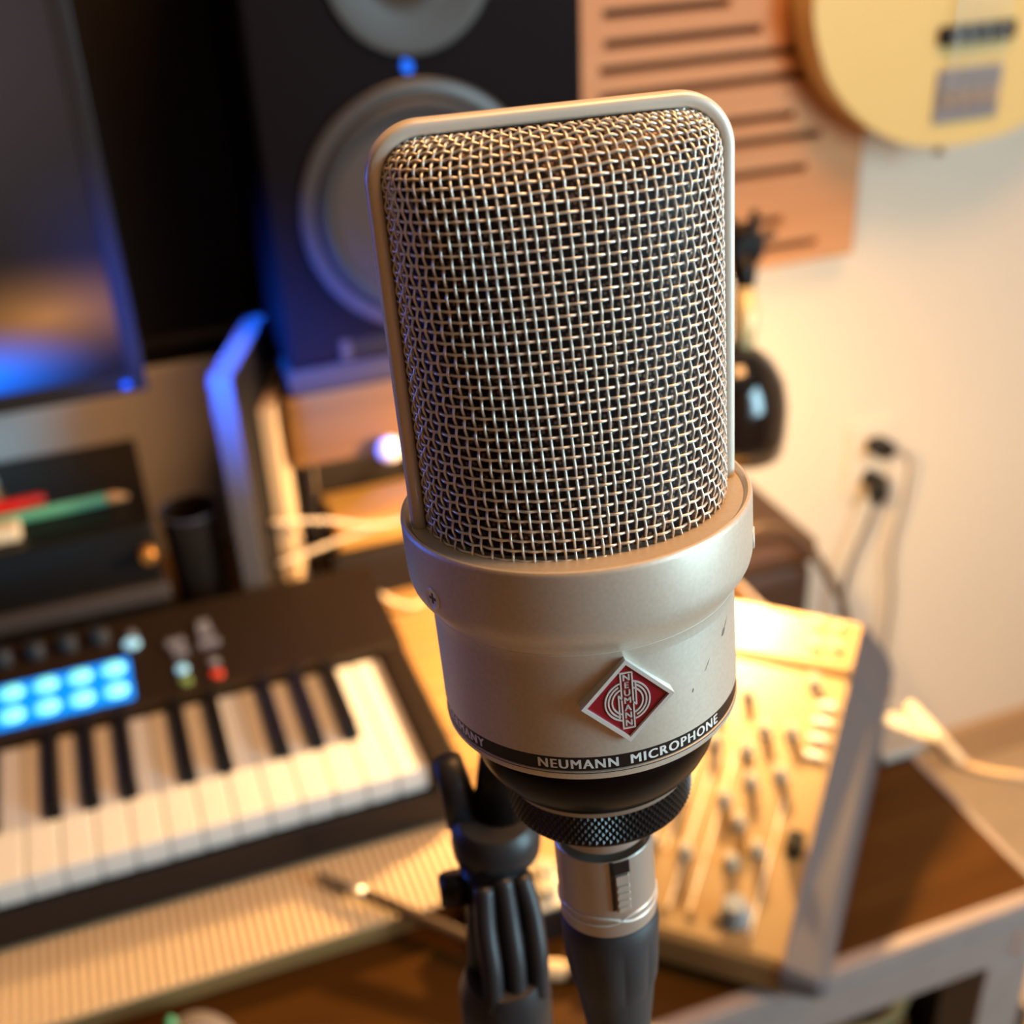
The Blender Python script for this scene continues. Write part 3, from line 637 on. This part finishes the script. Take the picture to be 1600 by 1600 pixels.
# ------------------------------------------------------------------ monitor
mo = thing('computer_monitor', 'black computer monitor with a dark screen on a wall arm', 'monitor', (-.28, 1.0, .277))
new_obj('housing', abox(B(), -.30, .300, .004, .034, 0, .43, .004), black_satin, mo)
for a in ((-.30, .30, 0, .016), (-.30, .30, .418, .43), (-.30, -.288, .016, .418), (.286, .30, .016, .418)): new_obj('bezel', abox(B(), a[0], a[1], -.001, .004, a[2], a[3], .001), mat('bezel', (.02, .02, .023), .3), mo)
ms = bpy.data.materials.new('screen_glow_reflections'); ms.use_nodes = True; nt = ms.node_tree; b = nt.nodes['Principled BSDF']
b.inputs['Base Color'].default_value = (.012, .012, .014, 1); b.inputs['Roughness'].default_value = .25
tc = nt.nodes.new('ShaderNodeTexCoord')
def blob(cx, cz, sx, sz, col, k):
    mp = nt.nodes.new('ShaderNodeMapping'); mp.inputs['Location'].default_value = (-cx / sx, 0, -cz / sz); mp.inputs['Scale'].default_value = (1 / sx, 0, 1 / sz)
    g = nt.nodes.new('ShaderNodeTexGradient'); g.gradient_type = 'QUADRATIC_SPHERE'
    mx = nt.nodes.new('ShaderNodeMix'); mx.data_type = 'RGBA'; mx.inputs[6].default_value = (0, 0, 0, 1); mx.inputs[7].default_value = (col[0] * k, col[1] * k, col[2] * k, 1)
    nt.links.new(tc.outputs['Object'], mp.inputs[0]); nt.links.new(mp.outputs[0], g.inputs[0]); nt.links.new(g.outputs['Fac'], mx.inputs[0]); return mx.outputs[2]
def addc(a, b_):
    n = nt.nodes.new('ShaderNodeMix'); n.data_type = 'RGBA'; n.blend_type = 'ADD'; n.inputs[0].default_value = 1; nt.links.new(a, n.inputs[6]); nt.links.new(b_, n.inputs[7]); return n.outputs[2]
em = addc(addc(blob(.165, .035, .12, .045, (0, .16, 1.0), 2.2), blob(.235, .075, .14, .055, (.34, .14, .035), 1.3)), blob(.10, .30, .42, .30, (.040, .034, .036), 1.6))  # blue display glow; brown and grey reflections painted in as emission
nt.links.new(em, b.inputs['Emission Color']); b.inputs['Emission Strength'].default_value = 1.0
new_obj('screen', abox(B(), -.288, .286, .0015, .0045, .016, .418), ms, mo)
new_obj('power_light', lathe(B(), [(.0, -.0022), (.003, -.002), (.0036, -.0008), (.0036, .0)], 16, (.283, 0, .0075), 'y'), mat('blue_led', (0, .1, .5), .3, emit=(.0, .12, 1.0), estr=1.1), mo)
new_obj('wall_arm', tube(B(), [(0, .034, .2), (0, .10, .2), (.0, .2045, .2)], .02, 16), black_satin, mo, smooth=True, angle=50)

# ------------------------------------------------------------------ boards behind and beside
gb = new_obj('backboard', abox(B(), -.62, .100, 1.170, 1.186, PZ + .0005, .226, .001), laminate); tag(gb, 'pale grey backboard standing behind the black rack unit', 'board')
pt = thing('partition', 'grey partition board standing on edge left of the loudspeaker', 'board', (.085, .956, PZ), -math.radians(21.3))
new_obj('board', abox(B(), -.0195, 0, .0015, .145, .0005, .2705, .0008), mat('partition_black', (.012, .010, .010), .6, spec=.2), pt)
new_obj('edge_band', abox(B(), -.0195, 0, 0, .0015, .0008, .2725), mat('edge_band', (.17, .15, .155), .4), pt)
new_obj('top_band', abox(B(), -.0195, 0, .0015, .145, .2705, .2725), mat('edge_band', (.30, .26, .27), .4), pt)
sh_ = thing('speaker_shelf', 'dark shelf with a pale wooden end post carrying the loudspeaker', 'shelf', (.12, 1.0, PZ))
new_obj('shelf_board', abox(B(), .018, .400, .004, .19, .226, .247, .002), mat('shelf_dark', (.03, .02, .018), .5), sh_)
bm = abox(B(), -.014, .0, .0, .13, .0005, .218, .001); bmesh.ops.transform(bm, matrix=Matrix.Rotation(-math.radians(21.3), 4, 'Z'), verts=bm.verts)
new_obj('end_post', bm, mat('post_wood', (.66, .46, .28), .5), sh_)
new_obj('support', abox(B(), .38, .398, .01, .18, .0005, .226), mat('post_wood2', (.5, .36, .22), .5), sh_)
new_obj('added_dark_back', abox(B(), .052, .400, .186, .192, .0005, .226), mat('shelf_dark', (.03, .02, .018), .5), sh_)  # dark sheet added to hide the lit wall and keep the gap black
dr = thing('drawer_box', 'brown wooden drawer with a round white knob under the speaker shelf', 'drawer', (.25, 1.005, .185))
new_obj('drawer_front', abox(B(), -.118, .115, 0, .012, -.012, .058, .002), wood('drawer_wood', (.13, .055, .010), (.17, .075, .014), 12), dr)
new_obj('drawer_case', abox(B(), -.108, .110, .0125, .16, -.010, .056), dark_plastic, dr)
new_obj('knob', lathe(B(), [(.004, 0), (.004, -.006), (.0115, -.010), (.0125, -.014), (.009, -.019), (0, -.0205)], 24, (-.030, 0, -.004), 'y'), mat('knob_white', (.82, .74, .62), .35), dr, smooth=True)
new_obj('leg', abox(B(), -.108, -.098, .02, .15, PZ - .185 + .0005, -.0105), dark_plastic, dr); new_obj('leg', abox(B(), .098, .108, .02, .15, PZ - .185 + .0005, -.0105), dark_plastic, dr)
wb = new_obj('wood_block', abox(B(), -.072, .075, -.035, .035, 0, .030, .003), wood('block_wood', (.40, .20, .05), (.46, .25, .07), 12), None, (.235, 1.045, .0725)); tag(wb, 'light wooden board stacked on the dark box under the drawer', 'board')
lb = thing('low_box', 'low dark box under the wooden board beneath the shelf', 'box', (.235, 1.045, PZ))
new_obj('case', abox(B(), -.078, .08, -.045, .08, .0005, .046, .002), dark_plastic, lb); new_obj('lid', abox(B(), -.080, .082, -.047, .082, .046, .0522, .0015), dark_plastic, lb)
for j, (pts, lab) in enumerate((([(.100, .972, .142), (.15, .98, .128), (.20, .985, .108), (.26, 1.0, .105), (.30, 1.04, .1045)], 'thin pale cable drooping across the pale end post'),
        ([(.100, .972, .098), (.17, .99, .100), (.24, .985, .112), (.30, .99, .125), (.33, 1.03, .145)], 'thin pale cable rising along the wooden board under the drawer'),
        ([(.125, .962, .048), (.15, .962, .068), (.175, .960, .062), (.20, .958, .038), (.225, .965, .0235), (.25, .99, .0232)], 'short tan cable looping behind the keyboard corner'))):
    tag(new_obj('cable', tube(B(), spline(pts, 6), .0022, 8), mat('pale_cable', (.62, .48, .34), .5), smooth=True), lab, 'cable')
tn = new_obj('tan_ball', lathe(B(), [(0, 0), (.008, .001), (.013, .006), (.013, .012), (.008, .017), (0, .018)], 24, axis='z'), mat('tan_cork', (.72, .5, .28), .7), None, (.143, .966, PZ + .0005), smooth=True); tag(tn, 'round tan stopper behind the keyboard beside the pale post', 'stopper')

# ------------------------------------------------------------------ loudspeaker
sp = thing('studio_monitor', 'black studio loudspeaker with grey cone and blue power light', 'loudspeaker', (.2825, 1.004, .268))
spk_m = mat('speaker_vinyl', (.007, .0045, .006), .55, spec=.06)
new_obj('cabinet', abox(B(), -.142, .142, .0, .185, .0005, .43, .005), spk_m, sp)
WC = (-.010, -.001, .1285)
bm = lathe(B(), [(.106, .0), (.106, -.004), (.103, -.006), (.0945, -.0055), (.0935, -.001), (.089, .0)], 72, WC, 'y', cap=False); new_obj('woofer_ring', bm, mat('woofer_ring', (.06, .055, .055), .35), sp, smooth=True, angle=50)
bm = lathe(B(), [(.0935, -.0015), (.090, -.0075), (.085, -.009), (.080, -.0075), (.077, -.0015)], 72, WC, 'y', cap=False); new_obj('rubber_surround', bm, rubber, sp, smooth=True)
bm = lathe(B(), [(.078, -.0018), (.060, -.0012), (.034, -.0006), (.030, -.0045), (.020, -.0100), (.0, -.0125)], 72, WC, 'y'); new_obj('cone', bm, mat('woofer_cone', (.065, .045, .038), .5), sp, smooth=True, angle=60)
bm = lathe(B(), [(.070, -.0005), (.069, -.0045), (.060, -.0045), (.042, -.002), (.022, -.0012), (.018, -.005), (.010, -.009), (0, -.0105)], 64, (-.006, 0, .322), 'y'); new_obj('tweeter', bm, mat('tweeter_grey', (.040, .034, .028), .4), sp, smooth=True, angle=50)
bm = B(); prism(bm, [(.0045 * math.cos(a) * (1 if math.sin(a) < .2 else 1 - .45 * math.sin(a)), .0058 * math.sin(a)) for a in [2 * PI * i / 20 for i in range(20)]], -.0025, .001, 'xz')
led = new_obj('power_light', bm, MATS['blue_led'], sp, (-.0135, 0, .2445)); led.rotation_euler = (0, math.radians(-20), 0)
new_obj('port_slot', abox(B(), -.085, .085, -.0015, .002, .004, .020, .001), black_print, sp)
new_obj('port_lip', abox(B(), -.095, -.086, -.003, .002, .003, .021, .001), mat('port_lip', (.05, .035, .03), .4), sp)

# ------------------------------------------------------------------ wall: plain black panel, slotted wood panel
ab = new_obj('black_wall_panel', abox(B(), -1.0, .40, 1.205, WY - .0005, .20, 1.3, .006), mat('panel_black', (.006, .004, .004), .95)); tag(ab, 'plain black panel on the wall behind the monitor', 'acoustic panel')  # black panel added over the wall behind the monitor
wp = thing('slotted_panel', 'orange wood acoustic panel with horizontal slots on the wall beside the guitar', 'acoustic panel', (.64, WY, .206))
X0, X1, Z0, Z1 = .42, .8655, .206, 1.05
slots = [(.70, .814, .229), (.56, .765, .262), (.56, .791, .3195), (.56, .807, .3555), (.56, .771, .3805), (.533, .784, .4225), (.533, .777, .4495), (.538, .724, .4755), (.537, .684, .505)]
zz = .532
while zz < 1.02: slots.append((.45 + random.uniform(0, .08), random.uniform(.62, .84), zz)); zz += random.choice((.027, .03, .036))
bm = B(); z = Z0; SH = .0100
for a, b_, c_ in slots:
    abox(bm, X0 - .64, X1 - .64, -.032, -.012, z - Z0, c_ - SH / 2 - Z0)
    abox(bm, X0 - .64, a - .64, -.032, -.012, c_ - SH / 2 - Z0, c_ + SH / 2 - Z0); abox(bm, b_ - .64, X1 - .64, -.032, -.012, c_ - SH / 2 - Z0, c_ + SH / 2 - Z0)
    z = c_ + SH / 2
abox(bm, X0 - .64, X1 - .64, -.032, -.012, z - Z0, Z1 - Z0)
new_obj('slotted_board', bm, panel_m, wp)
new_obj('backing', abox(B(), X0 - .64 + .002, X1 - .64 - .002, -.0119, -.0005, .002, Z1 - Z0 - .002), mat('panel_backing', (.012, .005, .001), .9), wp)

# ------------------------------------------------------------------ bass guitar hung on the wall
GX = .958; gt = thing('bass_guitar', 'pale yellow bass guitar hanging on the wall', 'guitar', (GX, 1.18, .336))
out = [(0, .0), (-.06, .006), (-.105, .022), (-.150, .052), (-.185, .092), (-.205, .140), (-.209, .175), (-.200, .215), (-.178, .255), (-.160, .290), (-.152, .320), (-.158, .360), (-.172, .400), (-.176, .440), (-.160, .475), (-.130, .490), (-.100, .480), (-.075, .450), (-.050, .425), (-.02, .415)]
pl = [Vector((a, b_, 0)) for a, b_ in out]; pl = spline(pl, 5); left = [(p.x, p.y) for p in pl]; outl = left + [(-x * .97, y) for x, y in left[::-1][:-1]]
outl = [p for i, p in enumerate(outl) if i == 0 or (Vector(p) - Vector(outl[i - 1])).length > 1e-4]
bm = B(); prism(bm, outl, -.02, .022, 'xz')
es = [e for e in bm.edges if abs(e.verts[0].co.y - e.verts[1].co.y) < 1e-6]
bmesh.ops.bevel(bm, geom=es, offset=.010, segments=4, affect='EDGES', profile=.5)
new_obj('body', bm, mat('butter_lacquer', (.82, .62, .26), .22, coat=.5), gt, smooth=True, angle=60)
new_obj('pickup', abox(B(), -.052, .046, -.030, -.0195, .112, .132, .003), black_satin, gt)
for i in range(4): new_obj('pole_piece', lathe(B(), [(0, -.0018), (.003, -.0015), (.003, .001)], 12, (-.036 + i * .022, -.030, .122), 'y'), chrome, gt)
bridge_m = mat('bridge_nickel', (.34, .33, .36), .3, .4)
br = new_obj('bridge', abox(B(), -.046, .040, -.024, -.0195, .029, .086, .001), bridge_m, gt)
for i in range(4): new_obj('saddle', abox(B(), -.040 + i * .0195, -.025 + i * .0195, -.0305, -.024, .046, .066, .0025), chrome, br)
for i in range(4):
    x = -.0325 + i * .0195; new_obj('string', tube(B(), [(x, -.031, .058), (x * .92, -.033, .30), (x * .55, -.033, 1.05)], .0007 + .0002 * (3 - i), 6), mat('string_steel', (.5, .45, .4), .3, .9), gt)
new_obj('strap_button', lathe(B(), [(0, -.013), (.0065, -.012), (.0065, -.009), (.003, -.008), (.0035, .001)], 16, (-.015, 0, 0.0), 'z'), mat('button_brass', (.4, .25, .12), .35, .7), gt, smooth=True, angle=50)
bm = B(); prism(bm, [(-.031, .40), (.031, .40), (.021, 1.10), (-.021, 1.10)], -.030, -.006, 'xz'); new_obj('neck', bm, wood('maple', (.62, .40, .18), (.70, .47, .23), 12), gt)
bm = B(); prism(bm, [(-.021, 1.10), (.021, 1.10), (.05, 1.14), (.045, 1.32), (.0, 1.345), (-.03, 1.30), (-.035, 1.15)], -.022, -.008, 'xz'); new_obj('headstock', bm, MATS['maple'], gt)
new_obj('wall_hanger', tube(B(), [(0, .07, 1.12), (0, .0, 1.12), (0, -.006, 1.12)], .012, 12), black_satin, gt)

# ------------------------------------------------------------------ desk lamp with black shade
la = thing('desk_lamp', 'black glossy desk lamp with warm bulb hanging over the synthesizer', 'lamp', (.470, 1.08, .268))
def LP(x, y, z): return Vector((x - .470, y - 1.08, z - .268))
new_obj('base', lathe(B(), [(0, .0005), (.042, .0005), (.042, .010), (.036, .014), (.008, .017), (.006, .03), (0, .03)], 40), black_satin, la, smooth=True, angle=40)
new_obj('lower_arm', tube(B(), [LP(.470, 1.08, .28), LP(.452, 1.0, .40), LP(.440, .94, .458)], .0055, 12), black_satin, la, smooth=True, angle=50)
new_obj('upper_arm', tube(B(), [LP(.440, .94, .458), LP(.462, .875, .422), LP(.478, .815, .388)], .0055, 12), black_satin, la, smooth=True, angle=50)
jb = B(); lathe(jb, [(0, -.010), (.013, -.010), (.0145, -.007), (.0145, .007), (.013, .010), (0, .010)], 24, tuple(LP(.476, .812, .384)), 'y'); new_obj('joint', jb, black_satin, la, smooth=True, angle=40)
jb = B(); tube(jb, [LP(.478, .810, .388), LP(.484, .812, .398), LP(.486, .814, .412)], [.006, .005, .003], 12); tube(jb, [LP(.480, .81, .388), LP(.492, .808, .391), LP(.500, .806, .394)], [.005, .004, .003], 10); new_obj('wing_nut', jb, black_satin, la, smooth=True)
jb = B(); tube(jb, [LP(.476, .812, .380), LP(.472, .802, .366), LP(.470, .796, .357)], [.011, .010, .007], 14); new_obj('swivel', jb, black_satin, la, smooth=True)
new_obj('stem', tube(B(), [LP(.470, .796, .357), LP(.467, .788, .335), LP(.460, .778, .315)], [.009, .0105, .008], 14), mat('cream_brass', (.9, .72, .36), .35, .2), la, smooth=True)
# shade: a dome that opens down and to the left
ax = Vector((-.14, .17, -.96)).normalized(); qm = Vector((0, 0, -1)).rotation_difference(ax).to_matrix().to_4x4()
apex = LP(.458, .772, .318)
bm = lathe(B(), [(0, 0), (.012, -.001), (.026, -.009), (.038, -.022), (.046, -.040), (.051, -.062), (.053, -.078), (.0515, -.078), (.049, -.062), (.044, -.041), (.036, -.024), (.024, -.011), (0, -.003)], 56, cap=False)
bmesh.ops.transform(bm, matrix=Matrix.Translation(apex) @ qm, verts=bm.verts); new_obj('shade', bm, mat('shade_enamel', (.004, .004, .005), .10, spec=.6, coat=.5), la, smooth=True)
bm = lathe(B(), [(0, -.014), (.008, -.014), (.009, -.022), (.016, -.032), (.018, -.042), (.014, -.052), (.007, -.056), (0, -.057)], 28)
bmesh.ops.transform(bm, matrix=Matrix.Translation(apex) @ qm, verts=bm.verts); new_obj('bulb', bm, mat('bulb_glow', (1, .8, .5), .4, emit=(1.0, .62, .25), estr=10), la, smooth=True)
pl_ = bpy.data.lights.new('lamp_light', 'POINT'); pl_.energy = 30.0; pl_.color = (1.0, .62, .25); pl_.shadow_soft_size = .02
po = bpy.data.objects.new('lamp_light', pl_); COL.objects.link(po); po.parent = la; po.location = apex + ax * .064

# ------------------------------------------------------------------ wall outlet, cords
ol = thing('wall_outlet', 'cream double wall outlet plate behind the power plugs', 'outlet', (.944, WY, -.105))
new_obj('plate', abox(B(), -.036, .036, -.0065, -.0005, -.058, .058, .002), mat('outlet_cream', (.80, .70, .58), .5), ol)
for z in (.028, -.026): new_obj('socket', lathe(B(), [(.017, -.006), (.017, -.0078), (.015, -.008), (0, -.008)], 28, (0, 0, z), 'y'), MATS['outlet_cream'], ol)
brown_c = mat('cord_brown', (.20, .12, .06), .5)
c1 = thing('power_cable', 'power cord hanging from the upper black plug at the wall outlet', 'cord', (.944, 1.24, -.077))
new_obj('plug', abox(B(), -.012, .014, -.034, .0015, -.010, .010, .004), black_satin, c1)
new_obj('cord', tube(B(), spline([(.012, -.030, 0), (.028, -.034, -.010), (.040, -.030, -.030), (.050, -.016, -.10), (.046, -.010, -.18), (.056, -.010, -.27), (.054, -.012, -.42), (.05, -.02, -.60), (.03, -.08, -.646)], 8), .0032, 8), mat('cord_tan', (.42, .30, .19), .5), c1, smooth=True)
c2 = thing('power_cable', 'dark power cord running down from the lower black plug at the outlet', 'cord', (.944, 1.24, -.131))
new_obj('plug', tube(B(), [(0, .0015, .0), (.002, -.018, .0), (.0, -.024, -.014), (-.002, -.024, -.030)], [.013, .015, .014, .007], 14), black_satin, c2, smooth=True)
new_obj('cord', tube(B(), spline([(-.002, -.024, -.028), (-.010, -.022, -.06), (-.030, -.02, -.12), (-.038, -.02, -.19), (-.036, -.02, -.32), (-.06, -.05, -.55), (-.12, -.12, -.594)], 8), .0034, 8), brown_c, c2, smooth=True)

# case behind the synthesizer and the arched cable
cs = thing('equipment_case', 'dark brown case standing on the floor behind the synthesizer', 'case', (.665, 1.08, FZ))
new_obj('body', abox(B(), -.085, .040, -.075, .085, .0005, .655, .015, 3), mat('case_brown', (.022, .010, .006), .55), cs)
new_obj('lid', abox(B(), -.088, .043, -.078, .088, .6555, .690, .012, 3), mat('lid_brown', (.05, .022, .012), .5), cs)
tag(new_obj('cable', tube(B(), spline([(.56, 1.02, -.03), (.60, .985, .004), (.625, .98, .008), (.665, .98, -.018), (.705, .98, -.078), (.735, .98, -.145), (.75, .98, -.30), (.755, .975, -.6), (.78, .95, -.722)], 8), .005, 10), mat('cable_dark', (.07, .04, .022), .5), smooth=True), 'thick dark cable arching over the brown case to the floor', 'cable')

# adapter, white plug and red plug at the right edge of the desk
ad = thing('power_adapter', 'pale grey flat adapter at the right desk edge behind the synthesizer', 'adapter', (.538, .640, .0005))
new_obj('case', abox(B(), -.024, .028, -.024, .026, .0015, .011, .003), mat('adapter_grey', (.34, .32, .29), .4), ad)
new_obj('foot', abox(B(), -.018, .0, -.018, .02, 0, .0018), rubber, ad)
wc = thing('white_plug_cable', 'white plug with a cream cable leaving over the right desk edge', 'cable', (.566, .648, .008))
new_obj('plug', tube(B(), [(.006, .014, .004), (.002, -.018, .004), (0, -.05, .002), (.003, -.062, 0)], [.0050, .0068, .0074, .0050], 16), mat('plug_white', (.46, .39, .31), .45), wc, smooth=True, angle=50)
new_obj('cord', tube(B(), spline([(.003, -.062, 0), (.018, -.075, -.002), (.045, -.090, -.006), (.09, -.10, -.03), (.22, -.08, -.30), (.26, -.05, -.7), (.4, .05, -.734)], 8), .0040, 10), mat('cord_cream', (.55, .36, .19), .5), wc, smooth=True)
rp_ = thing('red_plug', 'small dark red plug at the rear corner of the synthesizer', 'plug', (.545, .676, .012))
new_obj('plug', tube(B(), [(-.014, .008, .012), (.004, -.002, .014), (.012, -.007, .014)], [.0062, .0070, .0048], 14), mat('plug_red', (.08, .018, .012), .5), rp_, smooth=True, angle=50)
new_obj('pin', tube(B(), [(-.03, .017, .012), (-.014, .008, .012)], .003, 10), chrome, rp_)

# ------------------------------------------------------------------ pen and mouse at the front left
pe2 = thing('craft_knife', 'dark slim craft knife with silver tip lying over the mat edge', 'knife', (.086, .6175, PZ + .0115), math.atan2(-.084, .078))
new_obj('handle', tube(B(), [(.0, 0, 0), (.02, 0, -.0005), (.10, 0, -.006), (.112, 0, -.007)], [.0038, .0045, .0045, .003], 12), mat('knife_handle', (.07, .04, .02), .4), pe2, smooth=True)
new_obj('collar', tube(B(), [(-.016, 0, .0005), (.0, 0, 0)], [.0030, .0040], 12), chrome, pe2, smooth=True)
bm = B(); prism(bm, [(-.016, -.0032), (-.040, -.0010), (-.043, .0032), (-.016, .0032)], -.0010, .0014, 'xy'); new_obj('blade', bm, mat('blade_dark', (.14, .11, .09), .3, .8), pe2)
ms_ = thing('computer_mouse', 'grey rounded computer mouse with a green dot on the desk front', 'mouse', (-.040, .537, 0), math.radians(8))
bm = B(); bmesh.ops.create_uvsphere(bm, u_segments=28, v_segments=16, radius=1.0)
for v in bm.verts: v.co = Vector((v.co.x * .029, v.co.y * .046, max(v.co.z, -.25) * .022 + .0062))
new_obj('shell', bm, mat('mouse_grey', (.20, .17, .17), .45), ms_, smooth=True)
new_obj('scroll_wheel', tube(B(), [(-.010, .032, .0205), (-.010, .040, .0165), (-.010, .043, .0135)], [.003, .0034, .0028], 12), mat('mouse_green', (.10, .50, .34), .4), ms_, smooth=True)

# ------------------------------------------------------------------ crate and coil under the desk
cr = thing('storage_crate', 'black storage crate on the floor under the desk corner', 'crate', (.60, .78, FZ))
bm = B()
for a in ((-.16, .16, -.15, -.14), (-.16, .16, .14, .15), (-.16, -.15, -.14, .14), (.15, .16, -.14, .14)): abox(bm, a[0], a[1], a[2], a[3], .001, .30, .002)
new_obj('walls', bm, dark_plastic, cr); new_obj('floor_plate', abox(B(), -.15, .15, -.14, .14, .001, .012), dark_plastic, cr)
co_ = new_obj('cable_coil', tube(B(), [((.10 + .006 * math.sin(7 * t)) * math.cos(t), (.09 + .006 * math.cos(5 * t)) * math.sin(t), .04 + .012 * t + .01 * math.sin(3 * t)) for t in [i * .2 for i in range(120)]], .007, 8), mat('coil_olive', (.16, .15, .07), .6), None, (.60, .78, FZ + .02), smooth=True); tag(co_, 'coiled olive cable lying in the black crate', 'cable')
